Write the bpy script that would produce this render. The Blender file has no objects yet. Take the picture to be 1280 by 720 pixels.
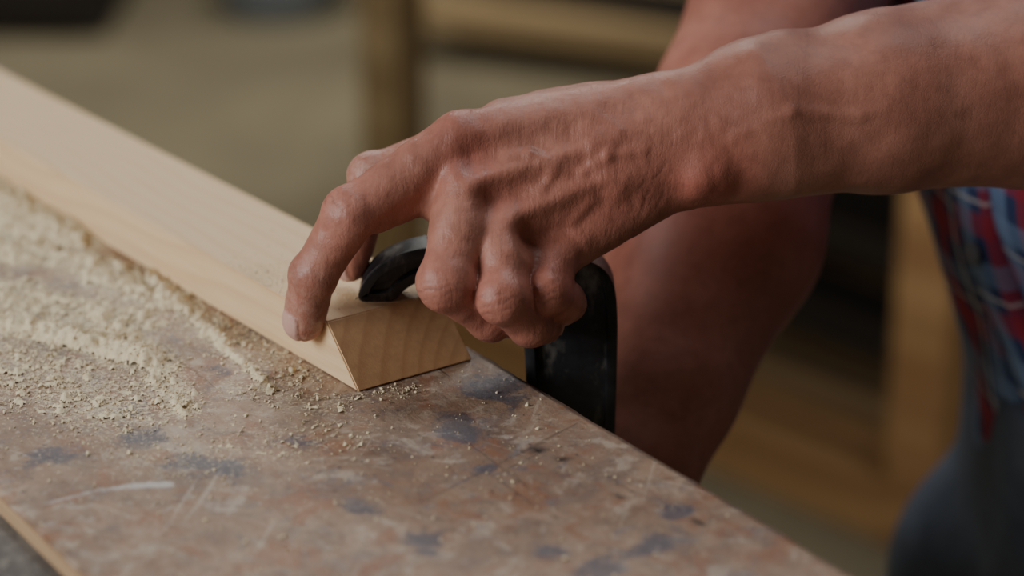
import bpy, bmesh, math, random
import numpy as np
from mathutils import Vector, noise as mn
random.seed(3); np.random.seed(3)
C=bpy.context
CP,SP=math.cos(math.radians(21)),math.sin(math.radians(21))
ZOFF=79.22       # height (cm) of the hand-work reference point above the floor; bench top = 75 cm
BZ=-4.218        # bench top relative to reference point (cm)
F32=np.float32
# ------------------------------------------------------------------ helpers
def L2W(p):
    """tilted hand-modelling frame (cm) -> upright frame (cm)"""
    p=np.asarray(p,dtype=float)
    return np.stack([p[...,0],SP*p[...,1]-CP*p[...,2],CP*p[...,1]+SP*p[...,2]],-1)
def toM(p):
    q=np.array(p,dtype=float); q[...,2]+=ZOFF; return q/100.0
def link(o,parent=None):
    C.scene.collection.objects.link(o)
    if parent is not None: o.parent=parent
    return o
def empty(name):
    e=bpy.data.objects.new(name,None); C.scene.collection.objects.link(e); e.empty_display_size=.05; return e
def mk_mesh(name,verts,faces,mat=None,smooth=True,parent=None):
    me=bpy.data.meshes.new(name)
    verts=np.asarray(verts,dtype=np.float32)
    if isinstance(faces,np.ndarray):
        n=faces.shape[1]
        me.vertices.add(len(verts)); me.vertices.foreach_set('co',verts.ravel())
        me.loops.add(faces.size); me.loops.foreach_set('vertex_index',faces.ravel().astype(np.int32))
        me.polygons.add(len(faces)); me.polygons.foreach_set('loop_start',(np.arange(len(faces))*n).astype(np.int32))
        me.update(calc_edges=True); me.validate()
    else:
        me.from_pydata([tuple(map(float,v)) for v in verts],[],faces); me.update()
    if smooth: me.polygons.foreach_set('use_smooth',[True]*len(me.polygons))
    if mat: me.materials.append(mat)
    o=bpy.data.objects.new(name,me); link(o,parent); return o
def attr(o,name,vals):
    a=o.data.attributes.new(name,'FLOAT','POINT'); a.data.foreach_set('value',np.asarray(vals,dtype=np.float32))
def box(name,c,size,rot=0,mat=None,parent=None,bev=.003,tilt=(0,0)):
    bm=bmesh.new(); bmesh.ops.create_cube(bm,size=1)
    for v in bm.verts: v.co=Vector((v.co.x*size[0],v.co.y*size[1],v.co.z*size[2]))
    if bev: bmesh.ops.bevel(bm,geom=bm.edges[:],offset=bev,segments=2,profile=.6,affect='EDGES')
    me=bpy.data.meshes.new(name); bm.to_mesh(me); bm.free()
    if mat: me.materials.append(mat)
    o=bpy.data.objects.new(name,me); o.location=c; o.rotation_euler=(tilt[0],tilt[1],rot); link(o,parent); return o
def cyl(name,p0,p1,r,mat=None,parent=None,n=24,r2=None):
    p0,p1=Vector(p0),Vector(p1); d=p1-p0
    bm=bmesh.new(); bmesh.ops.create_cone(bm,cap_ends=True,segments=n,radius1=r,radius2=r if r2 is None else r2,depth=d.length)
    me=bpy.data.meshes.new(name); bm.to_mesh(me); bm.free()
    for p in me.polygons: p.use_smooth=len(p.vertices)==4
    if mat: me.materials.append(mat)
    o=bpy.data.objects.new(name,me); o.location=(p0+p1)/2
    o.rotation_euler=d.to_track_quat('Z','Y').to_euler(); link(o,parent); return o

# ------------------------------------------------------------------ SDF modelling
class Field:
    def __init__(s,xs,ys,zs):
        s.xs,s.ys,s.zs=[np.asarray(a,dtype=F32) for a in (xs,ys,zs)]
        s.F=np.full((len(xs),len(ys),len(zs)),9.0,dtype=F32)
    def new(s):
        return Field(s.xs,s.ys,s.zs)
    def sl(s,lo,hi):
        r=[]
        for a,l,h in zip((s.xs,s.ys,s.zs),lo,hi):
            i0=max(0,int(np.searchsorted(a,l))-1); i1=min(len(a),int(np.searchsorted(a,h))+1)
            r.append(slice(i0,max(i0+1,i1)))
        return tuple(r)
    def blend(s,sl,d,k):
        A=s.F[sl]
        if k>0:
            h=np.maximum(k-np.abs(A-d),0)/k
            s.F[sl]=np.minimum(A,d)-h*h*k*.25
        else: s.F[sl]=np.minimum(A,d)
    def cap(s,a,b,ra,rb,k=.3,sc=(1,1,1)):
        a=np.array(a,dtype=F32); b=np.array(b,dtype=F32); m=max(ra,rb)+k+.6
        sl=s.sl(np.minimum(a,b)-m,np.maximum(a,b)+m)
        X=s.xs[sl[0]][:,None,None]-a[0];Y=s.ys[sl[1]][None,:,None]-a[1];Z=s.zs[sl[2]][None,None,:]-a[2]
        e=b-a; L=float(e@e)+1e-9
        t=np.clip((X*e[0]+Y*e[1]+Z*e[2])/L,0,1)
        d=np.sqrt(((X-t*e[0])/sc[0])**2+((Y-t*e[1])/sc[1])**2+((Z-t*e[2])/sc[2])**2)-(ra+(rb-ra)*t)
        s.blend(sl,d.astype(F32),k)
    def chain(s,pts,rs,k=.3):
        for i in range(len(pts)-1): s.cap(pts[i],pts[i+1],rs[i],rs[i+1],k)
    def cut(s,a,b,ra,rb,k=.1):
        a=np.array(a,dtype=F32); b=np.array(b,dtype=F32); m=max(ra,rb)+k+.3
        sl=s.sl(np.minimum(a,b)-m,np.maximum(a,b)+m)
        X=s.xs[sl[0]][:,None,None]-a[0];Y=s.ys[sl[1]][None,:,None]-a[1];Z=s.zs[sl[2]][None,None,:]-a[2]
        e=b-a; L=float(e@e)+1e-9
        t=np.clip((X*e[0]+Y*e[1]+Z*e[2])/L,0,1)
        d=-(np.sqrt((X-t*e[0])**2+(Y-t*e[1])**2+(Z-t*e[2])**2)-(ra+(rb-ra)*t))
        A=s.F[sl]; h=np.maximum(k-np.abs(A-d),0)/k
        s.F[sl]=np.maximum(A,d)+h*h*k*.25
    def union(s,o,k): s.blend((slice(None),)*3,o.F,k)
    def mesh(s):
        F=s.F; ins=F<0
        nx,ny,nz=F.shape
        cnt=np.zeros((nx-1,ny-1,nz-1),dtype=np.int8)
        cs=[(i,j,k) for i in (0,1) for j in (0,1) for k in (0,1)]
        for i,j,k in cs: cnt+=ins[i:nx-1+i,j:ny-1+j,k:nz-1+k]
        act=(cnt>0)&(cnt<8)
        idx=np.argwhere(act); ids=np.full(act.shape,-1,dtype=np.int32); ids[act]=np.arange(len(idx))
        acc=np.zeros((len(idx),3)); n=np.zeros(len(idx))
        ax=[s.xs,s.ys,s.zs]
        for c in cs:
            for d in range(3):
                if c[d]==1: continue
                c2=list(c); c2[d]=1
                A=idx+np.array(c); B=idx+np.array(c2)
                fa=F[A[:,0],A[:,1],A[:,2]].astype(float); fb=F[B[:,0],B[:,1],B[:,2]].astype(float)
                m=(fa<0)!=(fb<0)
                t=np.where(m,fa/np.where(m,fa-fb,1),0)
                for q in range(3):
                    pa=ax[q][A[:,q]]; pb=ax[q][B[:,q]]
                    acc[:,q]+=np.where(m,pa+(pb-pa)*t,0)
                n+=m
        V=acc/n[:,None]
        faces=[]
        for d in range(3):
            e1,e2=(d+1)%3,(d+2)%3
            sa=[slice(None)]*3; sb=[slice(None)]*3
            sa[d]=slice(0,-1); sb[d]=slice(1,None)
            for e in (e1,e2): sa[e]=slice(1,-1); sb[e]=slice(1,-1)
            ia,ib=ins[tuple(sa)],ins[tuple(sb)]
            g=np.argwhere(ia!=ib)
            if len(g)==0: continue
            flip=~ia[g[:,0],g[:,1],g[:,2]]
            base=g.copy(); base[:,e1]+=1; base[:,e2]+=1
            def cell(o1,o2):
                q=base.copy(); q[:,e1]+=o1; q[:,e2]+=o2
                return ids[q[:,0],q[:,1],q[:,2]]
            f=np.stack([cell(-1,-1),cell(0,-1),cell(0,0),cell(-1,0)],1)
            f[flip]=f[flip][:,::-1]
            faces.append(f)
        return V,np.concatenate(faces)
def axis(lo,f0,f1,hi,fine,coarse):
    a=[f0]
    while a[-1]<f1: a.append(a[-1]+fine)
    st=fine
    while a[-1]<hi: st=min(coarse,st*1.06); a.append(a[-1]+st)
    b=[f0]; st=fine
    while b[-1]>lo: st=min(coarse,st*1.06); b.append(b[-1]-st)
    return np.array(b[:0:-1]+a)

# ------------------------------------------------------------------ materials
class NT:
    def __init__(s,name):
        s.m=bpy.data.materials.new(name); s.m.use_nodes=True; s.t=s.m.node_tree
        s.b=s.t.nodes['Principled BSDF']; s.out=s.t.nodes['Material Output']
    def n(s,typ,ins=None,**kw):
        nd=s.t.nodes.new(typ)
        for k,v in kw.items(): setattr(nd,k,v)
        for k,v in (ins or {}).items():
            if isinstance(v,bpy.types.NodeSocket): s.t.links.new(v,nd.inputs[k])
            else: nd.inputs[k].default_value=v
        return nd
    def set(s,**kw):
        for k,v in kw.items():
            k=k.replace('_',' ')
            if isinstance(v,bpy.types.NodeSocket): s.t.links.new(v,s.b.inputs[k])
            else:
                if k=='Base Color' and len(v)==3: v=(*v,1)
                s.b.inputs[k].default_value=v
    def coord(s,which='Object',scale=(1,1,1),rot=(0,0,0),loc=(0,0,0)):
        tc=s.n('ShaderNodeTexCoord')
        mp=s.n('ShaderNodeMapping',{'Vector':tc.outputs[which],'Scale':scale,'Rotation':rot,'Location':loc})
        return mp.outputs[0]
    def noise(s,vec,scale,detail=4,rough=.55,dist=0):
        return s.n('ShaderNodeTexNoise',{'Vector':vec,'Scale':scale,'Detail':detail,'Roughness':rough,'Distortion':dist}).outputs['Fac']
    def ramp(s,fac,stops):
        r=s.n('ShaderNodeValToRGB',{'Fac':fac}); cr=r.color_ramp
        while len(cr.elements)<len(stops): cr.elements.new(.5)
        for e,(p,c) in zip(cr.elements,stops):
            e.position=p; e.color=(c,c,c,1) if not hasattr(c,'__len__') else (*c[:3],1)
        return r.outputs['Color']
    def mix(s,f,a,b,mode='MIX'):
        m=s.n('ShaderNodeMix',data_type='RGBA',blend_type=mode)
        for i,v in ((0,f),(6,a),(7,b)):
            if isinstance(v,bpy.types.NodeSocket): s.t.links.new(v,m.inputs[i])
            else: m.inputs[i].default_value=v if i==0 else (*v[:3],1)
        return m.outputs[2]
    def math(s,op,a,b=0.0,c=None,clamp=False):
        m=s.n('ShaderNodeMath',operation=op,use_clamp=clamp)
        for i,v in ((0,a),(1,b),(2,c)):
            if v is None: continue
            if isinstance(v,bpy.types.NodeSocket): s.t.links.new(v,m.inputs[i])
            else: m.inputs[i].default_value=v
        return m.outputs[0]
    def at(s,name): return s.n('ShaderNodeAttribute',attribute_name=name).outputs['Fac']
    def bump(s,h,strength=.3,dist=.001,normal=None):
        ins={'Height':h,'Strength':strength,'Distance':dist}
        if normal is not None: ins['Normal']=normal
        return s.n('ShaderNodeBump',ins).outputs[0]
def rgb(r,g,b):
    f=lambda c:(c/255/12.92) if c/255<=.04045 else ((c/255+.055)/1.055)**2.4
    return (f(r),f(g),f(b))

def skin_mat():
    m=NT('skin'); co=m.coord()
    n1=m.noise(co,22,4); n2=m.noise(co,160,3)
    base=m.ramp(n1,[(.3,rgb(156,102,86)),(.5,rgb(174,117,99)),(.72,rgb(188,132,114))])
    base=m.mix(m.math('MULTIPLY',m.at('tone'),.55,clamp=True),base,rgb(184,88,78))
    base=m.mix(m.math('MULTIPLY',m.ramp(n2,[(.35,1),(.6,0)]),.22),base,rgb(118,70,58))
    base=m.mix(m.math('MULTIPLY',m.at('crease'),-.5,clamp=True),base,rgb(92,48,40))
    dm=m.math('MULTIPLY',m.at('dust'),m.ramp(m.noise(co,260,5,.75),[(.40,0),(.75,1)]),clamp=True)
    base=m.mix(dm,base,rgb(214,190,176))
    base=m.mix(m.at('nail'),base,rgb(206,166,154))
    wa=m.noise(m.coord(scale=(1,.22,.3),rot=(0,.3,.35)),260,4,.6,.5)
    wb=m.noise(m.coord(scale=(.3,1,.6),rot=(0,.4,-.5)),300,4,.6,.5)
    v1=m.n('ShaderNodeTexVoronoi',{'Vector':co,'Scale':480.0},feature='DISTANCE_TO_EDGE').outputs['Distance']
    v1=m.ramp(v1,[(0,0),(.14,1)])
    w2=m.noise(co,80,4,.5,.8)
    hm=m.math('ADD',m.math('MULTIPLY',m.at('hand'),.65),.35)
    nb=m.bump(v1,.16,.0003)
    def vb(h,s_,d_,nb):
        nd=m.n('ShaderNodeBump',{'Height':h,'Strength':m.math('MULTIPLY',hm,s_),'Distance':d_,'Normal':nb}); return nd.outputs[0]
    nb=vb(wa,.5,.0010,nb); nb=vb(wb,.28,.0007,nb); nb=vb(w2,.24,.0020,nb)
    r=m.math('SUBTRACT',m.math('ADD',m.math('MULTIPLY',n2,.25),.36),m.math('MULTIPLY',m.at('nail'),.1))
    m.set(Base_Color=base,Roughness=r,Normal=nb,Subsurface_Weight=.08,Subsurface_Radius=(.006,.0025,.0012),Subsurface_Scale=.5)
    m.b.inputs['Specular IOR Level'].default_value=.5
    return m.m
def wood_mat(name,c1,c2,c3,axis_scale=(1.2,14,14),scale=6.0,rough=.6,ringmix=.55,bump=.15):
    m=NT(name); co=m.coord(scale=axis_scale)
    n=m.noise(co,scale*.3,3,.5,.4)
    wv=m.n('ShaderNodeTexWave',{'Vector':m.coord(scale=(axis_scale[0]*.25,axis_scale[1],axis_scale[2]*.6)),'Scale':scale*.55,'Distortion':3.2,'Detail':3.0,'Detail Scale':.7},wave_type='BANDS',bands_direction='Y').outputs['Fac']
    fine=m.noise(m.coord(scale=(axis_scale[0]*2,axis_scale[1]*6,axis_scale[2]*6)),scale,4)
    col=m.ramp(n,[(.25,c1),(.6,c2)])
    col=m.mix(m.math('MULTIPLY',m.ramp(wv,[(.35,0),(.85,1)]),ringmix),col,c3)
    col=m.mix(m.math('MULTIPLY',m.ramp(fine,[(.4,1),(.6,0)]),.2),col,c3)
    m.set(Base_Color=col,Roughness=rough,Normal=m.bump(fine,bump,.0006))
    return m.m
def plain(name,c,rough=.6,metal=0,nscale=60,var=.25,bump=.1):
    m=NT(name); co=m.coord(); n=m.noise(co,nscale,5)
    col=m.mix(m.math('MULTIPLY',n,var),c,tuple(x*.35 for x in c))
    m.set(Base_Color=col,Roughness=rough,Metallic=metal,Normal=m.bump(n,bump,.001)); return m.m

# ------------------------------------------------------------------ LEFT ARM + HAND (working hand)
person=empty('carpenter')
skin=skin_mat()
h=.1
xs=axis(-11,-10.8,12,47,h,.45); ys=axis(-4,-3.8,10.5,44,h,.5); zs=axis(-22,-7.6,4.4,4.7,h,.5)
B=Field(xs,ys,zs)
MCP={'i':(-2.3,6.35,-.1),'m':(-1.8,4.55,.5),'r':(-.45,2.85,.45),'l':(1.65,1.4,-.4)}
WR={'i':(6.9,8.0,-1.3),'m':(7.1,7.0,-.7),'r':(7.1,5.9,-.7),'l':(6.8,4.75,-1.3)}
# forearm, upper arm
B.chain([(6.6,6.5,-1.2),(8.6,6.75,-1.5),(11,7.5,-2.1),(16.5,8.35,-3.6),(23.4,9.4,-5.6),(28,10.3,-7.6),(31.5,11.5,-9.2)],[2.0,2.35,3.25,4.0,4.7,4.6,4.3],.8)
B.cap((7.8,8.1,-1.4),(12,9.3,-2.3),1.5,1.9,1.2)
B.cap((7.8,5.0,-1.3),(13,6.4,-2.6),1.45,2.0,1.2)
B.cap((31.5,11.8,-9.2),(36,26,-11),4.5,5.4,1.5); B.cap((36,26,-11),(40,36,-9.5),5.4,5.8,1.5)
B.cap((8.2,5.0,-.1),(8.6,5.1,-.2),.9,.85,.8)      # ulnar head
# metacarpals
RM={'i':1.25,'m':1.22,'r':1.2,'l':1.15}
for f in 'imrl':
    B.cap(WR[f],MCP[f],1.45,RM[f],.6)
# palm bulk
B.cap((5.8,6.6,-2.4),(.2,5.0,-1.8),1.7,1.3,.8)
B.cap((5.8,5.0,-2.4),(2.4,3.2,-1.8),1.5,1.1,.8)
B.cap((6.3,7.9,-2.2),(1.4,7.5,-2.9),1.45,1.3,.9)   # thumb metacarpal
B.cap((3.5,7.55,-1.9),(-.3,7.2,-1.5),1.25,1.15,.9) # first web muscle
B.cap((-.3,5.6,-.85),(.6,2.6,-.85),1.25,1.15,.8)   # flesh joining the knuckle row
# knuckle heads
for f,dw in (('i',.42),('m',.48),('r',.48),('l',.42)):
    p=np.array(MCP[f])+np.array((.1,.05,dw)); B.cap(p,p+np.array((-.15,-.1,0)),.88,.86,.45)
FI={
 'i':([MCP['i'],(-6.95,3.2,.85),(-8.62,.6,-.25),(-9.2,-1.5,-1.45)],[1.25,1.2,1.04,.9]),
 'm':([MCP['m'],(-2.8,.25,2.1),(-.95,-1.25,.3),(.45,-1.3,-2.0)],[1.3,1.24,1.0,.85]),
 'r':([MCP['r'],(-.38,-.4,2.25),(.75,-1.55,.7),(1.5,-1.6,-1.3)],[1.24,1.14,.95,.82]),
 'l':([MCP['l'],(1.5,-.15,1.15),(2.25,-.6,-.1),(2.2,-.9,-1.6)],[1.12,1.0,.88,.76]),
 't':([(1.4,7.5,-2.9),(-2.6,6.35,-3.0),(-6.2,4.95,-2.9),(-7.3,1.0,-4.25)],[1.3,1.12,1.08,.76])}
# proximal stubs -> webbing
for f,e_ in (('i',.35),('m',.5),('r',.5),('l',.5)):
    p,r=FI[f]; a=np.array(p[0]);b=np.array(p[1]); B.cap(a,a+(b-a)*e_,r[0],r[0]*.97,.5)
# webs and palm-side flesh at the finger roots
B.cap((-3.2,5.0,-.3),(-3.0,3.5,-.1),1.1,.85,.6)
B.cap((-3.6,4.5,-.3),(-5.9,3.25,.2),1.05,.9,.5)
B.cap((-1.4,3.5,.25),(-1.3,2.0,.7),.9,.8,.6); B.cap((.5,1.9,.15),(.5,.8,.6),.9,.8,.6)
fing=None
for f in 'imrlt':
    G=B.new(); p,r=FI[f]
    G.chain(p,[x*.96 for x in r],.2)
    for q in range(1,len(p)-1):
        c=np.array(p[q]); a=np.array(p[q-1]); b=np.array(p[q+1]); dn=c-(a+b)/2; dn/=np.linalg.norm(dn)
        G.cap(c+dn*.06,c+dn*.06+.01,r[q]*1.0,r[q]*1.0,.3)
    d=np.array(p[-1])-np.array(p[-2])
    G.cap(np.array(p[-2])+d*.55,np.array(p[-2])+d*.9,r[-1]*1.04,r[-1]*1.0,.2)
    if fing is None: fing=G
    else: fing.union(G,.05)
B.union(fing,.25)
del fing,G
# extensor tendons
for f,z0,z1 in (('i',.7,.7),('m',.88,.74),('r',.85,.74),('l',.65,.7)):
    a=np.array(WR[f])+np.array((-1.2,0,z0)); b=np.array(MCP[f])+np.array((.6,.1,z1))
    B.cap(a,b,.32,.34,.55)
# valleys between metacarpal heads
for f,g in (('i','m'),('m','r'),('r','l')):
    a=(np.array(MCP[f])+np.array(MCP[g]))/2; b=(np.array(WR[f])+np.array(WR[g]))/2
    a1=a+(b-a)*.05+np.array((0,0,1.68)); a2=a+(b-a)*.5+np.array((0,0,1.85))
    B.cut(a1,a2,.5,.35,.9)
# veins
def vein(pts,r=.13):
    for a,b in zip(pts[:-1],pts[1:]): B.cap(a,b,r,r,.34)
vein([(-.2,5.6,.98),(.8,5.75,1.08),(1.8,5.2,1.06),(3.0,4.9,.9),(4.1,5.7,.93),(5.6,5.9,.82)],.14)
vein([(1.8,5.2,1.06),(1.3,4.1,1.0),(.7,3.7,1.04)],.12)
vein([(3.0,4.9,.9),(3.4,3.9,.58),(2.6,2.9,.52)],.12)
vein([(4.1,5.7,.93),(4.6,6.7,.76),(3.5,7.6,.22)],.12)
vein([(9.5,6.5,.78),(12,7.6,1.04),(15,7.4,.4),(19,9.5,-.6)],.16)
V,Fc=B.mesh()
del B
n=len(V)
tone=np.zeros(n);dust=np.zeros(n);nail=np.zeros(n);crease=np.zeros(n)
def gs(c,s): return np.exp(-((V-np.array(c))**2).sum(1)/(s*s))
for f in 'imrl':
    p,r=FI[f]
    tone+=.8*gs(p[0],1.3)+.8*gs(p[1],1.25)+.5*gs(p[2],.9)+.55*gs(p[3],.9)
tone+=.9*gs((8.8,4.4,0),2.0)+.4*gs((4,4,0.5),2.5)
for c,s,a in ((FI['i'][0][3],1.6,.8),(FI['i'][0][1],1.1,.4),(FI['t'][0][2],1.4,1.0),(FI['i'][0][2],1.2,.5),((1,8,-1),1.8,.3),(FI['m'][0][1],1.1,.3),(FI['r'][0][1],1.1,.3)):
    dust+=a*gs(c,s)
N3=np.array([(mn.noise(Vector(v)*.8),mn.noise(Vector((v[1],v[2]+9,v[0]))*2.2),mn.noise(Vector((v[0]*1.6,v[1]*1.6,v[2]*1.6+5)))) for v in V])
for f in 'imrl':
    p,r=FI[f]
    for j,amp,wid in ((1,1,.62),(2,.9,.42)):
        a=np.array(p[j-1],float);c=np.array(p[j],float);b=np.array(p[j+1],float)
        ax_=(c-a)/np.linalg.norm(c-a)+(b-c)/np.linalg.norm(b-c); ax_/=np.linalg.norm(ax_)
        dors=(c-(a+b)/2); dors/=np.linalg.norm(dors)
        q=V-c; s_=q@ax_; dn=q@dors; side=np.linalg.norm(q-np.outer(s_,ax_),axis=1)
        m_=np.exp(-(s_/wid)**2)*np.clip(dn/r[j]*1.3-.2,0,1)*(side<r[j]*1.5)
        ph=s_+.16*N3[:,1]+.1*N3[:,0]
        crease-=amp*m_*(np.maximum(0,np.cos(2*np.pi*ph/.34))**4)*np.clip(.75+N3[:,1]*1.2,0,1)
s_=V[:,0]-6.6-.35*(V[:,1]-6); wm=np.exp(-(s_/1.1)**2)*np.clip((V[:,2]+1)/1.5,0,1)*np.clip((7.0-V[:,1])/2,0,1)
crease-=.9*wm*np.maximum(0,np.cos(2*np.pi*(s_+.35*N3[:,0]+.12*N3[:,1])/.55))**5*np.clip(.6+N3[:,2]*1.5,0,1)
tmp=mk_mesh('tmp',V,Fc)
nr=np.array([v.normal[:] for v in tmp.data.vertices]); bpy.data.objects.remove(tmp)
fine_=np.clip((12-V[:,0])/4,0,1)
V2=V+nr*(crease*.034+N3[:,0]*.05+(N3[:,1]*.012+N3[:,2]*.022)*fine_)[:,None]
for f,dors in (('i',(-.74,-.05,.67)),('t',(-.75,.35,.55)),('l',(.35,-.6,.7))):
    p,r=FI[f]; a=np.array(p[-2],float); b=np.array(p[-1],float); ax_=(b-a)/np.linalg.norm(b-a)
    d=np.array(dors,float); d-=ax_*(d@ax_); d/=np.linalg.norm(d); sd=np.cross(ax_,d)
    q=V-b; la=q@ax_; lb=q@sd; ld=q@d; R=r[-1]
    e=(np.abs(lb/(.60))**4+np.abs((la-.05)/.68)**4)**.25
    on=(ld>.1*R)
    mk=np.clip((1-e)/.08,0,1)*on; nail=np.maximum(nail,mk)
    V2+=nr*(mk*.035-np.exp(-((e-1.06)/.07)**2)*on*.05)[:,None]
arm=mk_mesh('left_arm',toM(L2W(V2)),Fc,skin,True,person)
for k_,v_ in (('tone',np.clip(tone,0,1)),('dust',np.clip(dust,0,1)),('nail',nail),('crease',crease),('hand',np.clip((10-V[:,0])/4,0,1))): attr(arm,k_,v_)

# ------------------------------------------------------------------ RIGHT ARM (works the clamp screw below the bench)
xs=np.arange(-9,32,.25);ys=np.arange(-22,42,.25);zs=np.arange(-44,0,.25)
R_=Field(xs,ys,zs)
el=(12.2,8.6,-19.5); wr=(4.6,-12.6,-9.2); sh=(22,34,-33)
R_.chain([el,(10.2,2.6,-16.8),(7.4,-4.6,-13.2),wr],[5.0,5.3,3.7,2.5],1.2)
R_.chain([el,(16.5,20,-25.5),sh],[4.9,5.3,6.2],1.5)
R_.cap((9.5,4,-15.5),(8.5,-1,-13.5),3.6,2.6,1.5)
for i in range(4):
    k0=np.array((-2.6,-13.1,-10.6+1.7*i)); R_.cap(wr,k0,1.7,1.1,.7)
    p=[k0,k0+np.array((-2.9,-1.4,.2)),k0+np.array((-2.6,-3.8,.0)),k0+np.array((-.6,-4.0,-.1))]
    R_.chain(p,[1.05,.98,.86,.78],.15)
R_.chain([(2.5,-14,-8.2),(-.8,-15.6,-5.0),(-3.6,-16.4,-4.6)],[1.5,1.1,.9],.3)
V,Fc=R_.mesh(); ra=mk_mesh('right_arm',toM(L2W(V)),Fc,skin,True,person)
attr(ra,'tone',np.clip(.35+.2*np.sin(V[:,1]*.3),0,1))
for k_ in ('dust','nail','crease','hand'): attr(ra,k_,np.zeros(len(V)))

# ------------------------------------------------------------------ BODY (upright frame, cm, z relative to reference)
fw=np.array((-.88,-.47)); lf=np.array((.47,-.88))
cz=[-60,-28,-16,-4,10,25,40]; cx=[41,41,39.0,35.2,33.0,31,30]; cy=[24,24,24,24.5,26,28.5,29]
def torso_field(F,aa,bb,zlo,zhi,amp,seed):
    X=F.xs[:,None,None];Y=F.ys[None,:,None];Z=F.zs[None,None,:]
    mx=np.interp(F.zs,cz,cx)[None,None,:]; my=np.interp(F.zs,cz,cy)[None,None,:]
    a=np.interp(F.zs,aa[0],aa[1])[None,None,:]; b=np.interp(F.zs,bb[0],bb[1])[None,None,:]
    f=(X-mx)*fw[0]+(Y-my)*fw[1]; l=(X-mx)*lf[0]+(Y-my)*lf[1]
    ang=np.arctan2(l,f)
    rr=np.sqrt((f/a)**2+(l/b)**2)
    d=(rr-1)*a
    d=d+amp*(np.sin(ang*5+Z*.38+np.sin(Z*.2+seed)*2)+.5*np.sin(ang*9-Z*.6+2*np.sin(ang*3)))
    d=np.maximum(d,np.maximum(zlo-Z,Z-zhi))
    return d.astype(F32)
SL=L2W(np.array((40,36,-9.5))); SR=L2W(np.array(sh)); EL=L2W(np.array((36,26,-11))); ER=L2W(np.array((17.5,22.5,-26.5)))
xs=np.arange(8,62,.6);ys=np.arange(-4,58,.6);zs=np.arange(-26,42,.6)
S=Field(xs,ys,zs)
d=torso_field(S,([-26,-10,5,20,30],[13,11.8,12,11,6]),([-26,-10,15,26,32],[17,16,18,17,8]),-20.5,31,.32,0)
S.blend((slice(None),)*3,d,0)
S.cap(SL+np.array((0,0,.5)),SL+(EL-SL)*.75,7.4,7.2,3); S.cap(SR,SR+(ER-SR)*.8,7.6,7.0,3)
S.cap(SL,(31,28.5,29),7,5,4); S.cap(SR,(31,28.5,29),7,5,4)
V,Fc=S.mesh()
cxx=np.interp(V[:,2],cz,cx);cyy=np.interp(V[:,2],cz,cy)
angv=np.arctan2((V[:,0]-cxx)*lf[0]+(V[:,1]-cyy)*lf[1],(V[:,0]-cxx)*fw[0]+(V[:,1]-cyy)*fw[1])
m=NT('plaid_cloth')
U=m.at('pu'); W=m.at('pv')
def stripes(src,period,lo,hi,off=0.):
    f=m.math('FRACT',m.math('ADD',m.math('DIVIDE',src,period),off))
    return m.math('MULTIPLY',m.math('GREATER_THAN',f,lo),m.math('LESS_THAN',f,hi))
c=m.mix(m.math('MULTIPLY',stripes(U,5.2,.0,.24),.65),rgb(48,64,108),rgb(178,42,56))
c=m.mix(m.math('MULTIPLY',stripes(W,5.2,.1,.34),.55),c,rgb(178,42,56))
c=m.mix(m.math('MULTIPLY',stripes(U,5.2,.56,.82),.6),c,rgb(128,154,192))
c=m.mix(m.math('MULTIPLY',stripes(W,5.2,.60,.84),.5),c,rgb(128,154,192))
c=m.mix(m.math('MULTIPLY',stripes(U,5.2,.40,.45),.7),c,rgb(226,220,222))
c=m.mix(m.math('MULTIPLY',stripes(W,5.2,.44,.48),.6),c,rgb(226,220,222))
wn=m.noise(m.coord(),500,2)
m.set(Base_Color=m.mix(.08,c,rgb(60,60,66)),Roughness=.9,Normal=m.bump(wn,.4,.0006))
plaid=m.m
shirt=mk_mesh('shirt',toM(V),Fc,plaid,True,person)
attr(shirt,'pu',angv*13.5+60+V[:,2]*.12); attr(shirt,'pv',V[:,2]*1.0+80+angv*1.5)
def body_pt(ang,z,off=0):
    a=np.interp(z,[-26,-10,5,20,30],[13,11.8,12,11,6])+off; b=np.interp(z,[-26,-10,15,26,32],[17,16,18,17,8])+off
    f=math.cos(ang);l=math.sin(ang); r=1/math.sqrt((f/a)**2+(l/b)**2)
    x=np.interp(z,cz,cx)+r*(f*fw[0]+l*lf[0]); y=np.interp(z,cz,cy)+r*(f*fw[1]+l*lf[1])
    return np.array((x,y,z))
rows=[];fa=[]
zz=np.arange(-20,24,.8)
def a0(z): return -.05+.012*(z+4)*-1+.05*math.sin(z*.25)
for z in zz:
    for da,o in ((-.12,-.3),(-.115,.75),(0,.85),(.115,.75),(.12,-.3)): rows.append(body_pt(a0(z)+da,z,o+.15*math.sin(z*.6)))
for i in range(len(zz)-1):
    for j in range(4): fa.append((i*5+j,i*5+j+1,(i+1)*5+j+1,(i+1)*5+j))
pl=mk_mesh('placket',toM(np.array(rows)),fa,plaid,True,person); RR=np.array(rows)
attr(pl,'pu',np.tile([0,.2,1.8,3.4,3.6],len(zz))+2.2); attr(pl,'pv',RR[:,2]+83)
btn=plain('button_plastic',rgb(110,112,122),.3)
for z in (-14,-5.5,1.6,11):
    p=body_pt(a0(z),z,.9); nrm=p-np.array((np.interp(z,cz,cx),np.interp(z,cz,cy),z)); nrm/=np.linalg.norm(nrm)
    cyl('button',toM(p),toM(p+nrm*.35),.0062,btn,person)
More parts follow.
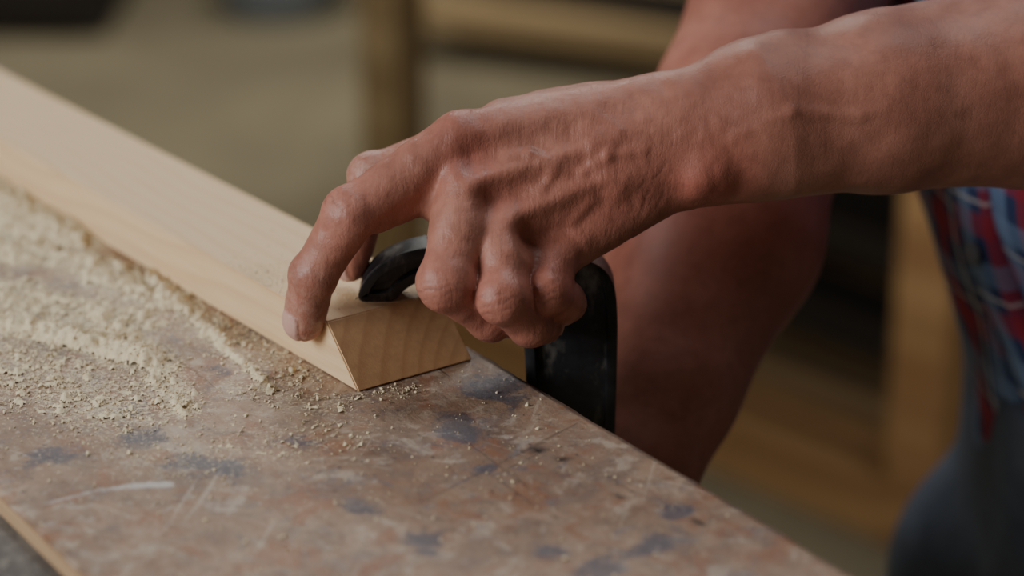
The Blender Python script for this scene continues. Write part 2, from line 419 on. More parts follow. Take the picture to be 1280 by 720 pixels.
# jeans
xs=np.arange(12,92,.8);ys=np.arange(-4,72,.8);zs=np.arange(-79,-10,.8)
J=Field(xs,ys,zs)
d=torso_field(J,([-40,-28,-12],[14.5,14.5,12]),([-40,-28,-12],[17,17.5,15.5]),-38,-14,.2,1)
J.blend((slice(None),)*3,d,0)
hl=np.array((42,16.5,-31.));hr=np.array((32.,31.,-31.));kl=np.array((38.,13.5,-71.));kr=np.array((29.5,28.,-71.))
bk=np.array((.88,.47,0))
for hh,kk in ((hl,kl),(hr,kr)):
    J.cap(hh,kk,9.5,7.0,2); J.cap(kk,kk+bk*38+np.array((0,0,-1.5)),6.6,4.8,1.5)
V,Fc=J.mesh()
m=NT('denim'); co=m.coord(); nn=m.noise(co,30,5); tw=m.n('ShaderNodeTexWave',{'Vector':m.coord(rot=(0,0,.8)),'Scale':260.0,'Distortion':1.0}).outputs['Fac']
m.set(Base_Color=m.mix(m.math('MULTIPLY',tw,.25),m.ramp(nn,[(.3,rgb(66,78,98)),(.7,rgb(96,108,128))]),rgb(130,135,145)),Roughness=.9,Normal=m.bump(tw,.3,.0005))
mk_mesh('jeans',toM(V),Fc,m.m,True,person)
leather=plain('shoe_leather',rgb(62,44,32),.6)
for kk in (kl,kr):
    a=kk+bk*40; S=Field(np.arange(a[0]-8,a[0]+26,.6),np.arange(a[1]-9,a[1]+20,.6),np.arange(-79,-60,.6))
    S.cap(a+np.array((0,0,1.5)),a+bk*6+np.array((0,0,2)),4.2,4,1.5); S.cap(a+bk*6+np.array((0,0,1)),a+bk*5+np.array((0,0,-3)),3.8,3.6,1.5)
    S.cap(a+bk*4+np.array((0,0,-4.2)),a+bk*15+np.array((0,0,-4.4)),3.6,3.0,1.5)
    V,Fc=S.mesh(); mk_mesh('shoe',toM(V),Fc,leather,True,person)
# head, looking down at the work
hx=np.array((24.,25.,45.)); fd=np.array((-.72,-.38,-.58)); fd/=np.linalg.norm(fd); sd=np.array((lf[0],lf[1],0)); up=np.cross(fd,sd); up/=np.linalg.norm(up)
if up[2]<0: up=-up
S=Field(np.arange(6,44,.4),np.arange(8,44,.4),np.arange(22,60,.4))
P=lambda f,s_,u_: hx+fd*f+sd*s_+up*u_
S.cap((30,28.5,28),P(-4,0,-6),6.2,5.6,2); S.cap(P(-2.5,0,3),P(1,0,3),7.6,7.0,2); S.cap(P(2,0,-1),P(4,0,-7),5.8,3.6,3)
S.cap(P(4,2,-6.5),P(-1,5.2,-4),2,2.2,2);S.cap(P(4,-2,-6.5),P(-1,-5.2,-4),2,2.2,2)
S.cap(P(7.6,0,1.2),P(9.6,0,-2.2),.7,1.2,1); S.cap(P(8,0,-4.6),P(8,0,-4.7),1.2,1.2,1)
for s_ in (-1,1):
    S.cap(P(6.9,1.2*s_,2.1),P(6.2,4.4*s_,2.1),.9,.8,1); S.cap(P(-1,7.3*s_,1),P(-1.2,7.6*s_,-2),1.1,.7,.5); S.cut(P(8.3,3.1*s_,.7),P(8.2,3.3*s_,.7),1.0,1.0,.6)
V,Fc=S.mesh(); hd=mk_mesh('head',toM(V),Fc,skin,True,person)
for k_ in ('dust','nail','crease','hand'): attr(hd,k_,np.zeros(len(V)))
attr(hd,'tone',np.full(len(V),.2))
S=Field(np.arange(6,48,.4),np.arange(8,46,.4),np.arange(30,64,.4))
S.cap(P(-3,0,3.6),P(-.5,0,5),8.0,7.2,2); S.cap(P(-5,0,1),P(-6,0,-3),6.4,5,2)
V,Fc=S.mesh(); nzv=np.array([mn.noise(Vector(v)*.9) for v in V]); V+= (nzv*.4)[:,None]
mk_mesh('hair',toM(V),Fc,plain('hair_dark',rgb(38,30,24),.8,0,300),True,person)
eye=plain('eye_white',rgb(225,220,212),.2)
for s_ in (-1,1):
    S=Field(*[np.arange(P(7.1,3.2*s_,.7)[i]-1.5,P(7.1,3.2*s_,.7)[i]+1.5,.15) for i in range(3)]); S.cap(P(7.1,3.2*s_,.7),P(7.1,3.2*s_,.7)+.001,.95,.95,0); V,Fc=S.mesh(); mk_mesh('eye',toM(V),Fc,eye,True,person)
lip=plain('lip',rgb(150,80,72),.5)
cyl('mouth',toM(P(8.95,-1.9,-4.7)),toM(P(8.95,1.9,-4.7)),.004,lip,person)

# ------------------------------------------------------------------ BENCH
e1=np.array((-.548,.8365)); e2=np.array((.8365,.548)); E0=np.array((-1.81,3.4))
BW=23.7
def bench_xy(s,q): return E0+e1*s-e2*q
segs=[ # x0,y0,x1,y1,width,amp
 (-30,28,-23,19,3.0,1.5),(-33,20,-24,16,2.2,1.1),(-25,7.2,-16.3,2.0,.8,2.0),(-26,11,-18,6.5,2.4,.8),(-19,6,-17.2,2.6,1.7,1.1),
 (-17.6,12.5,-15,7.4,.55,1.1),(-15,7.4,-13,3.4,.42,1.05),(-13,3.4,-10.3,-1.6,.33,1.0),(-16,2,-14.2,-3.4,1.2,.78),(-22,15,-16.5,9.5,1.9,.85),
 (-16,9,-9.5,.6,2.5,.45),(-12,-1,-8,-3.2,1.4,.42),(-25,4,-17,-3,3.8,.52),(-8,-2.4,-4,-1.2,.8,.40),(-14,-8,-8,-6,3,.27)]
def dens(x,y):
    d=np.zeros_like(x)
    for x0,y0,x1,y1,w,a in segs:
        ex,ey=x1-x0,y1-y0; t=np.clip(((x-x0)*ex+(y-y0)*ey)/(ex*ex+ey*ey),0,1)
        d=np.maximum(d,a*np.exp(-((x-x0-t*ex)**2+(y-y0-t*ey)**2)/(w*w)))
    return d
def fbm(x,y,s,o=4,z=0):
    return np.array([mn.fractal(Vector((a*s,b*s,z)),.6,2.1,o) for a,b in zip(x.ravel(),y.ravel())]).reshape(x.shape)
bench=empty('workbench')
s_=np.concatenate([np.arange(-60,48,.3),np.arange(48,140,2.)]); q_=np.concatenate([[0,0],np.linspace(0,BW,80),[BW,BW]])
SS,QQ=np.meshgrid(s_,q_,indexing='ij')
jag=.10*np.array([mn.noise(Vector((s*.35,0,0)))+.5*mn.noise(Vector((s*1.4,3,0))) for s in s_])
QJ=QQ.copy()
QJ[:,:3]+=jag[:,None]+.05
XX=E0[0]+e1[0]*SS-e2[0]*QJ; YY=E0[1]+e1[1]*SS-e2[1]*QJ
hz=.05*fbm(XX,YY,.12,2)+.015*fbm(XX,YY,.9,3,5)
ZZ=BZ-.06+hz*0.8+.02; ZZ=np.minimum(ZZ,BZ-.01)
ZZ[:,0]=BZ-.85; ZZ[:,1]=BZ-.12; ZZ[:,-1]=BZ-.85; ZZ[:,-2]=ZZ[:,-3]-.04
VV=np.stack([XX,YY,ZZ],-1).reshape(-1,3); nq=len(q_); ns=len(s_)
I=np.arange(ns*nq).reshape(ns,nq)
Fq=np.stack([I[:-1,:-1],I[:-1,1:],I[1:,1:],I[1:,:-1]],-1).reshape(-1,4)
m=NT('worn_bench_plywood'); co=m.coord(scale=(100,100,100))   # cm units
cr=m.coord(scale=(100,100,100),rot=(0,0,math.radians(-33.2)))
st=m.n('ShaderNodeMapping',{'Vector':cr,'Scale':(1.0,.2,1)}).outputs[0]
nA=m.noise(co,.16,6,.62,.6); nB=m.noise(co,.55,7,.7,.8); nC=m.noise(st,1.6,6,.65,.3); nD=m.noise(co,5,5,.7)
col=m.ramp(nA,[(.3,rgb(120,98,84)),(.45,rgb(152,126,106)),(.58,rgb(168,140,118)),(.75,rgb(186,164,144))])
col=m.mix(m.ramp(nB,[(.48,0),(.60,.6)]),col,rgb(122,104,96))
col=m.mix(m.ramp(m.noise(co,.33,6,.65,1.2),[(.54,0),(.62,.55)]),col,rgb(198,182,166))
col=m.mix(m.ramp(m.noise(m.coord(scale=(100,100,100),loc=(7,31,2)),.4,6,.7,1.0),[(.53,0),(.62,.6)]),col,rgb(150,98,68))
col=m.mix(m.ramp(nC,[(.50,0),(.68,.5)]),col,rgb(140,98,74))
def scratch(rotdeg,sx,sy,sc,lo,hi,loc=(0,0,0)):
    v=m.coord(scale=(100,100,100),rot=(0,0,math.radians(rotdeg)),loc=loc)
    v=m.n('ShaderNodeMapping',{'Vector':v,'Scale':(sx,sy,1)}).outputs[0]
    return m.ramp(m.noise(v,sc,2,.5,.1),[(lo,0),(hi,1)])
sc1=scratch(-30,2.2,.06,1.3,.70,.73); sc2=scratch(40,1.9,.05,1.1,.70,.73,(3,8,0)); sc3=scratch(75,2.3,.07,1.2,.71,.74,(13,2,0))
scr=m.math('ADD',m.math('ADD',sc1,sc2,clamp=True),sc3,clamp=True)
col=m.mix(m.math('MULTIPLY',scr,.4),col,rgb(84,62,52))
lsc=m.math('ADD',scratch(10,2.2,.06,1.3,.68,.71,(5,5,0)),scratch(-55,2.6,.08,1.4,.69,.72,(25,9,0)),clamp=True); col=m.mix(m.math('MULTIPLY',lsc,.35),col,rgb(208,192,176))
blot=m.math('ADD',m.at('blot'),m.math('MULTIPLY',m.math('SUBTRACT',nB,.5),2.8))
col=m.mix(m.ramp(blot,[(.36,0),(.75,.7)]),col,rgb(74,80,96))
gre=m.ramp(m.noise(m.coord(scale=(100,100,100),loc=(17,3,8)),.45,6,.75,.6),[(.55,0),(.65,.5)]); col=m.mix(gre,col,rgb(104,108,120))
spk=m.ramp(m.noise(co,3.2,4,.6),[(.61,0),(.69,.75)]); col=m.mix(spk,col,rgb(72,58,54))
spk2=m.ramp(m.noise(m.coord(scale=(100,100,100),loc=(40,3,0)),2.3,6,.75),[(.57,0),(.69,.55)]); col=m.mix(spk2,col,rgb(212,200,184))
sm=m.math('ADD',m.at('smear'),m.math('MULTIPLY',m.math('SUBTRACT',nD,.5),.8)); col=m.mix(m.ramp(sm,[(.5,0),(.8,.75)]),col,rgb(205,200,196))
nE=m.noise(co,9,5,.8)
dd=m.math('ADD',m.math('MULTIPLY',m.at('dust'),1.1),m.math('ADD',m.math('MULTIPLY',m.math('SUBTRACT',nD,.5),2.4),m.math('MULTIPLY',m.math('SUBTRACT',nE,.5),2.4)))
dmask=m.ramp(dd,[(.42,0),(.74,.9)]); col=m.mix(dmask,col,rgb(226,212,182))
col=m.mix(m.at('hole'),col,rgb(22,17,15))
hgt=m.math('SUBTRACT',m.math('ADD',m.math('MULTIPLY',nC,.4),m.math('MULTIPLY',nD,.5)),m.math('MULTIPLY',scr,.3))
m.set(Base_Color=col,Roughness=m.math('ADD',m.math('MULTIPLY',nB,.35),m.math('ADD',.26,m.math('MULTIPLY',dmask,.3))),Normal=m.bump(hgt,.6,.0014))
m.b.inputs['Specular IOR Level'].default_value=.45
top=mk_mesh('bench_top',toM(VV),Fq,m.m,True,bench)
x,y=VV[:,0],VV[:,1]
attr(top,'dust',np.clip(dens(x,y),0,1.3))
bl=np.zeros(len(x))
for bx,by,w in ((-15.3,-6.1,1.2),(-13.2,-8.7,1.3),(-16.5,-3.5,1.0),(-2.2,-5.7,1.2),(-.7,-1.5,1.5),(-.2,-.6,.8),(-2.6,-4.2,.8),(1.5,-16.6,.7),(5.5,-16,1.0),(-3.3,-16,1.0),(3.4,-18.2,1.2),(-1,-9.5,.7),(-19,-8,1.1),(-9,-6.5,.7),(-12.8,.75,.7),(6.5,-13.5,.8),(-6,-13,.7),(-11.5,-9.2,.8)):
    bl+=np.exp(-((x-bx)**2+(y-by)**2)/(w*w))
attr(top,'blot',np.clip(bl,0,1))
hl_=np.zeros(len(x))
for bx,by,w in ((1.05,-7.5,.34),(2.06,-8.4,.28),(4.2,-11.9,.2),(-8.3,-3.9,.2),(7.2,-14.2,.25)):
    hl_+=np.exp(-(((x-bx)**2+(y-by)**2)/(w*w))**2)
attr(top,'hole',np.clip(hl_,0,1))
tt=np.clip(((x+18.2)*4.4+(y+12.5)*1.7)/(4.4**2+1.7**2),0,1)
sd_=np.sqrt((x+18.2-4.4*tt)**2+(y+12.5-1.7*tt-.5*np.sin(tt*3.1))**2)
attr(top,'smear',np.exp(-(sd_/(.18+.3*tt))**2))
ang=math.atan2(e1[1],e1[0])
ply=wood_mat('raw_ply_edge',rgb(200,168,130),rgb(216,186,148),rgb(150,116,84))
m=NT('grey_weathered_timber'); co=m.coord(); g1=m.noise(m.coord(scale=(1,5,5)),9,6,.7); g2=m.noise(co,120,5,.7)
c=m.ramp(g1,[(.3,rgb(70,66,64)),(.6,rgb(122,116,110))]); c=m.mix(m.ramp(g2,[(.48,0),(.66,.7)]),c,rgb(160,152,142))
m.set(Base_Color=c,Roughness=.85,Normal=m.bump(g2,.8,.002)); grey=m.m
def bbox_(name,s0,s1,q0,q1,z0,z1,mat,bev=.002):
    c=bench_xy((s0+s1)/2,(q0+q1)/2); return box(name,toM(np.array((c[0],c[1],(z0+z1)/2))),((s1-s0)/100,(q1-q0)/100,(z1-z0)/100),ang,mat,bench,bev)
bbox_('ply_core',-59.9,138,.12,BW+.12,BZ-.85,BZ-.16,ply,.0008)
bbox_('timber_1',-60,138,.2,22,BZ-4.6,BZ-.86,grey); bbox_('timber_2',-60,138,22.1,42,BZ-4.6,BZ-.88,grey); bbox_('timber_3',-60,138,42.4,62,BZ-4.6,BZ-.86,grey)
for sx in (-52,128):
    for qy in (8,54): bbox_('leg',sx-4,sx+4,qy-4,qy+4,-ZOFF,BZ-4.6,grey)
    bbox_('cross_rail',sx-2,sx+2,12,50,-62,-54,grey)
bbox_('long_rail',-48,124,48,52,-64,-56,grey)

# ------------------------------------------------------------------ SAWDUST
gx=np.arange(-34,-3,.1);gy=np.arange(-8,31,.1); GX,GY=np.meshgrid(gx,gy,indexing='ij')
D=dens(GX,GY); f1=fbm(GX,GY,.7,4); f2=fbm(GX,GY,2.0,4,4)
qd=-((GX-E0[0])*e2[0]+(GY-E0[1])*e2[1])
H=(D*(1+.6*f1)+.66*f2-.62)*.46; H=np.where(H>.5,.5+.4*(H-.5),H)
pd=((GX+6.67)*.804+(GY+1.617)*.595)
H[(qd>BW-.3)|(pd>-.05)]=-1
H+=np.where(H>0,.04*np.random.rand(*H.shape)-.02,0)
ok=H>0; Hc=np.maximum(H,0)
nI=np.arange(H.size).reshape(H.shape)
fo=(ok[:-1,:-1].astype(int)+ok[1:,:-1]+ok[1:,1:]+ok[:-1,1:])>=3
Fs=np.stack([nI[:-1,:-1],nI[1:,:-1],nI[1:,1:],nI[:-1,1:]],-1)[fo]
Vs=np.stack([GX,GY,BZ-.05+Hc],-1).reshape(-1,3)
used=np.unique(Fs); rem=np.full(len(Vs),-1); rem[used]=np.arange(len(used)); Vs=Vs[used]; Fs=rem[Fs]
N=300000; rx=np.random.uniform(-34,14,N); ry=np.random.uniform(-22,30,N)
dg=dens(rx,ry)
cg=np.arange(-35,16,.2); cgy=np.arange(-23,31,.2); CX,CY=np.meshgrid(cg,cgy,indexing='ij'); CL=fbm(CX,CY,1.3,4,9)
cl=CL[np.clip(((rx+35)/.2).astype(int),0,CL.shape[0]-1),np.clip(((ry+23)/.2).astype(int),0,CL.shape[1]-1)]
pr=np.clip(dg*(.6+1.5*cl)-.08,0,1)*.6+.004+.03*np.clip(cl,0,1)*(rx<2)
q=-((rx-E0[0])*e2[0]+(ry-E0[1])*e2[1]); pdg=((rx+6.67)*.804+(ry+1.617)*.595); alg=(rx+6.67)*-.595+(ry+1.617)*.804
ok=(np.random.rand(N)<pr)&(q>.3)&(q<BW-.3)&~((pdg>-.06)&(alg>-.1)); rx,ry=rx[ok],ry[ok]
ix=np.clip(((rx+34)/.1).astype(int),0,H.shape[0]-1); iy=np.clip(((ry+8)/.1).astype(int),0,H.shape[1]-1)
hb=np.where((rx<-3.2)&(ry>-8)&(ry<30.8),Hc[ix,iy],0)
M=len(rx); sz=np.random.gamma(2.0,.012,M)+.012
# fine dust lying on the plank: a light scatter plus a small patch beside the hand
N2=900; a_=np.random.gamma(1.6,3,N2)+2.8; b_=np.random.uniform(.2,5.9,N2)
N4=1600; a_=np.concatenate([a_,np.random.normal(8.6,1.5,N4)]); b_=np.concatenate([b_,np.clip(np.abs(np.random.normal(.9,.9,N4)),.1,5.8)]); N2+=N4
px_=-6.67-.595*a_+.804*b_; py_=-1.617+.804*a_+.595*b_
rx=np.concatenate([rx,px_]);ry=np.concatenate([ry,py_]); hb=np.concatenate([hb,np.full(N2,2.53)]); sz=np.concatenate([sz,np.random.gamma(2,.006,N2)+.007]); M=len(rx)
tet=np.array([(1,1,1),(1,-1,-1),(-1,1,-1),(-1,-1,1)],float)
rot=np.random.randn(M,3,3); qv=np.linalg.qr(rot)[0]
tv=np.einsum('mij,kj->mki',qv,tet)*sz[:,None,None]*np.random.uniform(.5,1.3,(M,1,3))
tv+=np.stack([rx,ry,BZ-.04+hb+sz*.5],-1)[:,None,:]
b0=(np.arange(M)*4)[:,None]
Ft=np.concatenate([b0+np.array([0,1,2]),b0+np.array([0,3,1]),b0+np.array([0,2,3]),b0+np.array([1,3,2])])
m=NT('sawdust_pale'); co=m.coord(scale=(100,100,100)); n1=m.noise(co,9,4,.8); n2=m.noise(co,.5,4)
c=m.ramp(n1,[(.3,rgb(214,194,158)),(.6,rgb(242,226,192))]); c=m.mix(m.ramp(n2,[(.4,0),(.7,.35)]),c,rgb(246,232,204))
m.set(Base_Color=c,Roughness=.95,Normal=m.bump(n1,.5,.0008)); m.b.inputs['Specular IOR Level'].default_value=.1
sd0=mk_mesh('sawdust',toM(Vs),Fs,m.m,True)
sd1=mk_mesh('grains',toM(tv.reshape(-1,3)),Ft,m.m,False,sd0)

# ------------------------------------------------------------------ PLANK (mitred pine board)
L=135.; Wd=6.1; T=2.5; bv=2.45
bm=bmesh.new()
def prof(pts):
    a=[bm.verts.new((p[0]/100,0,p[1]/100)) for p in pts]; b=[bm.verts.new((p[0]/100,-Wd/100,p[1]/100)) for p in pts]
    k=len(pts); bm.faces.new(a); bm.faces.new(b[::-1])
    for i in range(k): bm.faces.new((a[i],b[i],b[(i+1)%k],a[(i+1)%k])[::-1])
prof([(0,0),(L,0),(L,T),(bv,T)])
bmesh.ops.recalc_face_normals(bm,faces=bm.faces[:])
bmesh.ops.bevel(bm,geom=bm.edges[:],offset=.0006,segments=2,affect='EDGES')
me=bpy.data.meshes.new('pine_board'); bm.to_mesh(me); bm.free()
m=NT('fresh_pine'); co=m.coord(scale=(100,100,100))
mp=m.n('ShaderNodeMapping',{'Vector':co,'Location':(0,9.2,5.4),'Rotation':(0,math.radians(2.2),math.radians(1.6))}).outputs[0]
sep=m.n('ShaderNodeSeparateXYZ',{'Vector':mp})
yy=sep.outputs[1]; z_=sep.outputs[2]
wn=m.noise(m.n('ShaderNodeMapping',{'Vector':co,'Scale':(.05,.12,.12)}).outputs[0],1.0,1)
rad=m.math('SQRT',m.math('ADD',m.math('MULTIPLY',yy,yy),m.math('MULTIPLY',z_,z_)))
rad=m.math('ADD',rad,m.math('MULTIPLY',wn,2.6))
ring=m.math('FRACT',m.math('MULTIPLY',rad,1.5))
rr=m.ramp(ring,[(0,0),(.45,.1),(.85,1),(1,0)])
fine=m.noise(m.n('ShaderNodeMapping',{'Vector':co,'Scale':(.12,6,6)}).outputs[0],2,4,.6)
c=m.mix(m.math('MULTIPLY',rr,.26),rgb(238,210,168),rgb(206,154,104))
c=m.mix(m.math('MULTIPLY',m.ramp(fine,[(.35,1),(.6,0)]),.25),c,rgb(198,152,110))
c=m.mix(m.math('MULTIPLY',m.noise(co,.12,3),.2),c,rgb(220,180,134))
geo=m.n('ShaderNodeTexCoord'); sn=m.n('ShaderNodeSeparateXYZ',{'Vector':geo.outputs['Normal']})
endm=m.ramp(m.math('MULTIPLY',sn.outputs[0],-1.0),[(.4,0),(.6,1)])
ef=m.noise(co,2.2,6,.75)
c=m.mix(m.math('MULTIPLY',endm,.85),c,m.mix(m.ramp(ef,[(.4,0),(.65,.5)]),m.mix(m.math('MULTIPLY',rr,.5),rgb(206,160,114),rgb(172,120,76)),rgb(174,126,88)))
m.set(Base_Color=c,Roughness=.62,Normal=m.bump(fine,.2,.0004))
me.materials.append(m.m)
bd=bpy.data.objects.new('pine_board',me); link(bd)
bd.rotation_euler=(0,0,math.atan2(.804,-.595)); bd.location=toM(np.array((-6.67,-1.617,BZ+.0)))

# ------------------------------------------------------------------ CLAMP
clamp=empty('c_clamp')
iron=NT('black_cast_iron'); co=iron.coord(); nn=iron.noise(co,90,5,.6); n2=iron.noise(iron.coord(scale=(1.6,1,.7)),28,5,.75)
c=iron.ramp(nn,[(.3,rgb(26,26,29)),(.7,rgb(48,48,52))]); c=iron.mix(iron.ramp(n2,[(.52,0),(.68,.5)]),c,rgb(150,142,132))  # grey mottling: worn patches, plus the leg's highlights painted into the colour
iron.set(Base_Color=c,Roughness=iron.math('ADD',iron.math('MULTIPLY',nn,.3),.2),Normal=iron.bump(nn,.4,.001)); iron=iron.m
steel=plain('steel',rgb(120,118,114),.35,1.0)
out=[(-6.9,-1.78),(-6.85,-1.1),(-6.2,-.1),(-4.9,.65),(-3.2,.95),(-1,.9),(2.2,.6),(3.8,.15),(4.55,-.7),(4.75,-2.2),(4.75,-5),(4.7,-9),(4.5,-11),(3.4,-12.2),(1,-12.6),(-4,-12.5),(-6.6,-12.3),(-6.8,-10.9),(-4.6,-10.6),(-1.2,-10.6),(.2,-10.2),(.75,-9),(.65,-6),(.55,-3.4),(.1,-1.9),(-.9,-1.0),(-2.4,-.5),(-3.8,-.55),(-4.8,-1.1),(-5.3,-1.78)]
def chaikin(p,it=3):
    for _ in range(it):
        r=[]
        for a,b in zip(p,p[1:]+p[:1]): r+= [(.75*a[0]+.25*b[0],.75*a[1]+.25*b[1]),(.25*a[0]+.75*b[0],.25*a[1]+.75*b[1])]
        p=r
    return p
oc=chaikin(out)
bm=bmesh.new(); th=.85
fa_=[bm.verts.new((p[0]/100,-th/100,p[1]/100)) for p in oc]; fb_=[bm.verts.new((p[0]/100,th/100,p[1]/100)) for p in oc]
f1_=bm.faces.new(fa_); f2_=bm.faces.new(fb_[::-1]); k=len(oc)
for i in range(k): bm.faces.new((fa_[i],fb_[i],fb_[(i+1)%k],fa_[(i+1)%k]))
bmesh.ops.recalc_face_normals(bm,faces=bm.faces[:])
bmesh.ops.inset_region(bm,faces=[f1_,f2_],thickness=.0012,depth=.0008)
bmesh.ops.inset_region(bm,faces=[f1_,f2_],thickness=.0032,depth=0)
bmesh.ops.inset_region(bm,faces=[f1_,f2_],thickness=.001,depth=-.0036)
bmesh.ops.triangulate(bm,faces=[f1_,f2_])
me=bpy.data.meshes.new('frame'); bm.to_mesh(me); bm.free(); me.materials.append(iron)
for p in me.polygons: p.use_smooth=True
fr=bpy.data.objects.new('frame',me); link(fr,clamp); fr.location=toM(np.array((0,3.6,0)))
try: me.set_sharp_from_angle(angle=math.radians(38))
except Exception: pass
W=lambda x,z,y=3.6: toM(np.array((x,y,z)))
bm=bmesh.new(); rows=[]
for z in np.arange(-15.8,-9.3,.06):
    r=.55+.07*math.cos(2*math.pi*z/.3); rows.append([bm.verts.new((r*math.cos(a)/100,r*math.sin(a)/100,z/100)) for a in np.linspace(0,2*math.pi,20,endpoint=False)])
for a,b in zip(rows[:-1],rows[1:]):
    for i in range(20): bm.faces.new((a[i],a[(i+1)%20],b[(i+1)%20],b[i]))
bm.faces.new(rows[0][::-1]); bm.faces.new(rows[-1])
me=bpy.data.meshes.new('screw'); bm.to_mesh(me); bm.free(); me.materials.append(steel)
so=bpy.data.objects.new('screw',me); so.location=W(-5.55,0); link(so,clamp)
cyl('swivel_pad',W(-5.55,-9.5),W(-5.55,BZ-4.62),.013,steel,clamp,32)
cyl('t_handle',W(-5.55,-15.3,0.2),W(-5.55,-15.3,7.2),.0032,steel,clamp)
cyl('screw_boss',W(-5.55,-13.2),W(-5.55,-10.3),.0125,iron,clamp,32)

# ------------------------------------------------------------------ ROOM + BACKGROUND
m=NT('dusty_floor'); co=m.coord(); n1=m.noise(co,1.6,6,.6,.5); n2=m.noise(co,14,5,.7)
c=m.ramp(n1,[(.3,rgb(118,109,86)),(.5,rgb(146,134,106)),(.7,rgb(168,155,124))]); c=m.mix(m.math('MULTIPLY',n2,.3),c,rgb(100,92,74))
m.set(Base_Color=c,Roughness=.9,Normal=m.bump(n2,.3,.004)); floor_m=m.m
wallm=plain('plaster_dark',rgb(114,108,98),.9,0,4,.5)
RX0,RX1,RY0,RY1,RH=-2.3,2.6,-2.6,4.6,2.8
box('floor',((RX0+RX1)/2,(RY0+RY1)/2,-.05),(RX1-RX0,RY1-RY0,.1),0,floor_m,None,0)
box('ceiling',((RX0+RX1)/2,(RY0+RY1)/2,RH+.05),(RX1-RX0,RY1-RY0,.1),0,wallm,None,0)
box('wall_back',((RX0+RX1)/2,RY1+.05,RH/2),(RX1-RX0,.1,RH),0,wallm,None,0)
box('wall_front',((RX0+RX1)/2,RY0-.05,RH/2),(RX1-RX0,.1,RH),0,wallm,None,0)
box('wall_right',(RX1+.05,(RY0+RY1)/2,RH/2),(.1,RY1-RY0,RH),0,wallm,None,0)
wl=empty('wall_left'); wy0,wy1,wz0,wz1=-2.1,-.5,1.15,2.55
for nm,y0,y1,z0,z1 in (('panel_a',RY0,wy0,0,RH),('panel_b',wy1,RY1,0,RH),('sill_panel',wy0,wy1,0,wz0),('lintel_panel',wy0,wy1,wz1,RH)):
    box(nm,(RX0-.05,(y0+y1)/2,(z0+z1)/2),(.1,y1-y0,z1-z0),0,wallm,wl,0)
win=empty('window_1'); fm=plain('painted_frame',rgb(190,185,172),.5)
for nm,c_,s in (('stile_a',(RX0-.05,wy0+.03,(wz0+wz1)/2),(.06,.05,wz1-wz0)),('stile_b',(RX0-.05,wy1-.03,(wz0+wz1)/2),(.06,.05,wz1-wz0)),('mullion',(RX0-.05,(wy0+wy1)/2,(wz0+wz1)/2),(.05,.04,wz1-wz0)),('rail_a',(RX0-.05,(wy0+wy1)/2,wz0+.03),(.06,wy1-wy0,.05)),('rail_b',(RX0-.05,(wy0+wy1)/2,wz1-.03),(.06,wy1-wy0,.05))):
    box(nm,c_,s,0,fm,win,.003)
pine=wood_mat('rack_pine',rgb(190,146,98),rgb(210,166,114),rgb(154,108,68))
palew=wood_mat('pale_timber',rgb(176,152,112),rgb(196,170,126),rgb(150,122,84))
old=wood_mat('old_timber',rgb(140,116,86),rgb(168,140,102),rgb(96,76,56))
dk=plain('dark_board',rgb(52,45,37),.9)
rack=empty('timber_rack'); d=np.array((-.68,.733)); nb=np.array((.733,.68)); P0=np.array((.43,1.30)); ra_=math.atan2(d[1],d[0])
def rk(name,s,b,z,size,mat,rz=0,tilt=(0,0)):
    p=P0+d*s+nb*b; return box(name,(p[0],p[1],z),size,ra_+rz,mat,rack,.004,tilt)
for s,b in ((0,0),(.85,0),(0,.62),(.85,.62)): rk('post',s,b,.36,(.07,.05,.72),pine if s==0 else palew)
rk('rail_low',.425,-.0,.035,(.78,.045,.07),pine); rk('rail_back',.425,.62,.035,(.78,.045,.07),old)
rk('shelf',.425,.31,.735,(1.0,.75,.03),old); rk('shade_back_panel',.425,.66,.36,(.9,.02,.7),dk); rk('shade_side_panel',-.03,.33,.36,(.02,.55,.7),dk)  # dark back and side panels are added in place of shadow inside the rack
random.seed(8)
for i in range(9):
    rk('stock_board',.425+random.uniform(-.03,.03),.12+.14*(i%3),.025+.034*(i//3),(.74,.11,.03),[old,dk,old,pine][i%4],random.uniform(-.04,.04))
for i in range(3):
    rk('stock_block',.42+random.uniform(-.1,.1),.18+.1*(i%2),.15+.05*i,(random.uniform(.45,.6),.08,.045),[dk,old][i%2],random.uniform(-.25,.25),(0,0))
stack=empty('timber_stack')
for i in range(16):
    box('board',(.50+random.uniform(-.1,.1),3.0+.17*(i%4),.03+.05*(i//4)),(1.35,.13,.045),-.55+random.uniform(-.14,.14),[palew,pine,palew,dk,palew][i%5],stack,.004)
bk_=empty('paint_bucket'); bm_=plain('pale_plastic',rgb(150,160,172),.5)
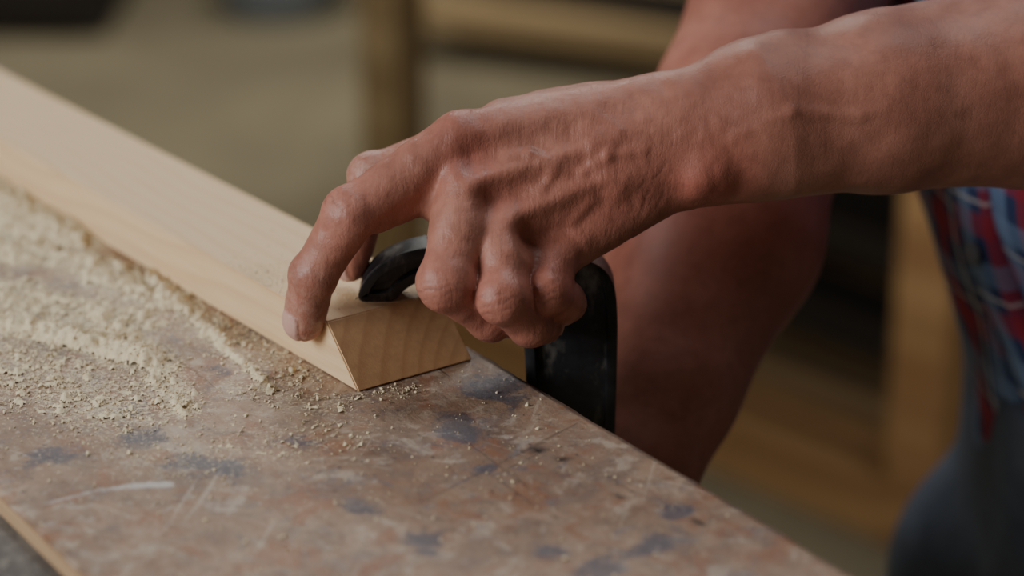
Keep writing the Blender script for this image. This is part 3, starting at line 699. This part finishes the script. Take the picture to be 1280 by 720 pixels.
cyl('pail',(-.44,3.55,.0),(-.44,3.55,.26),.11,bm_,bk_,40,.13); cyl('rim',(-.44,3.55,.245),(-.44,3.55,.265),.138,bm_,bk_,40)
cab=empty('tool_cabinet'); box('carcass',(-1.40,3.6,.6),(1.3,.5,1.2),0,dk,cab,.01); box('door_leaf_a',(-1.72,3.34,.6),(.6,.02,1.1),0,dk,cab,.004); box('door_leaf_b',(-1.08,3.34,.6),(.6,.02,1.1),0,dk,cab,.004)

# ------------------------------------------------------------------ LIGHT
def area(name,loc,tgt,sx,sy,pw,col):
    l=bpy.data.lights.new(name,'AREA'); l.shape='RECTANGLE'; l.size=sx;l.size_y=sy;l.energy=pw;l.color=col
    o=bpy.data.objects.new(name,l); o.location=loc; o.rotation_euler=(Vector(tgt)-Vector(loc)).to_track_quat('-Z','Y').to_euler(); link(o); return o
area('window_daylight',(RX0+.02,(wy0+wy1)/2,(wz0+wz1)/2),(-.05,.0,.8),1.5,1.3,62,(1,1,.99))
area('overhead_fill',(.6,.9,2.7),(.4,.9,0),1.2,.6,22,(.95,.97,1))  # added overhead fill, no visible source; lifts the body and the shaded sides
area('overhead_fill.001',(-.4,3.0,2.7),(-.2,2.8,0),1.2,.6,30,(1,.98,.92))  # added fill, no visible source; brightens floor and timber at the back
w=bpy.data.worlds.new('World'); C.scene.world=w; w.use_nodes=True
w.node_tree.nodes['Background'].inputs[0].default_value=(.6,.7,.85,1); w.node_tree.nodes['Background'].inputs[1].default_value=.6
C.scene.view_settings.view_transform='AgX'
C.scene.view_settings.exposure=.12
# ------------------------------------------------------------------ CAMERA
cam=bpy.data.cameras.new('cam'); co_=bpy.data.objects.new('camera',cam); link(co_)
cam.sensor_width=36; cam.lens=85; co_.location=(0,-.9803,.3763+ZOFF/100); co_.rotation_euler=(math.radians(69),0,0)
cam.dof.use_dof=True; cam.dof.focus_distance=1.04; cam.dof.aperture_fstop=3.8; cam.clip_start=.02
C.scene.camera=co_
print('VERTS',sum(len(o.data.vertices) for o in bpy.data.objects if o.type=='MESH'))
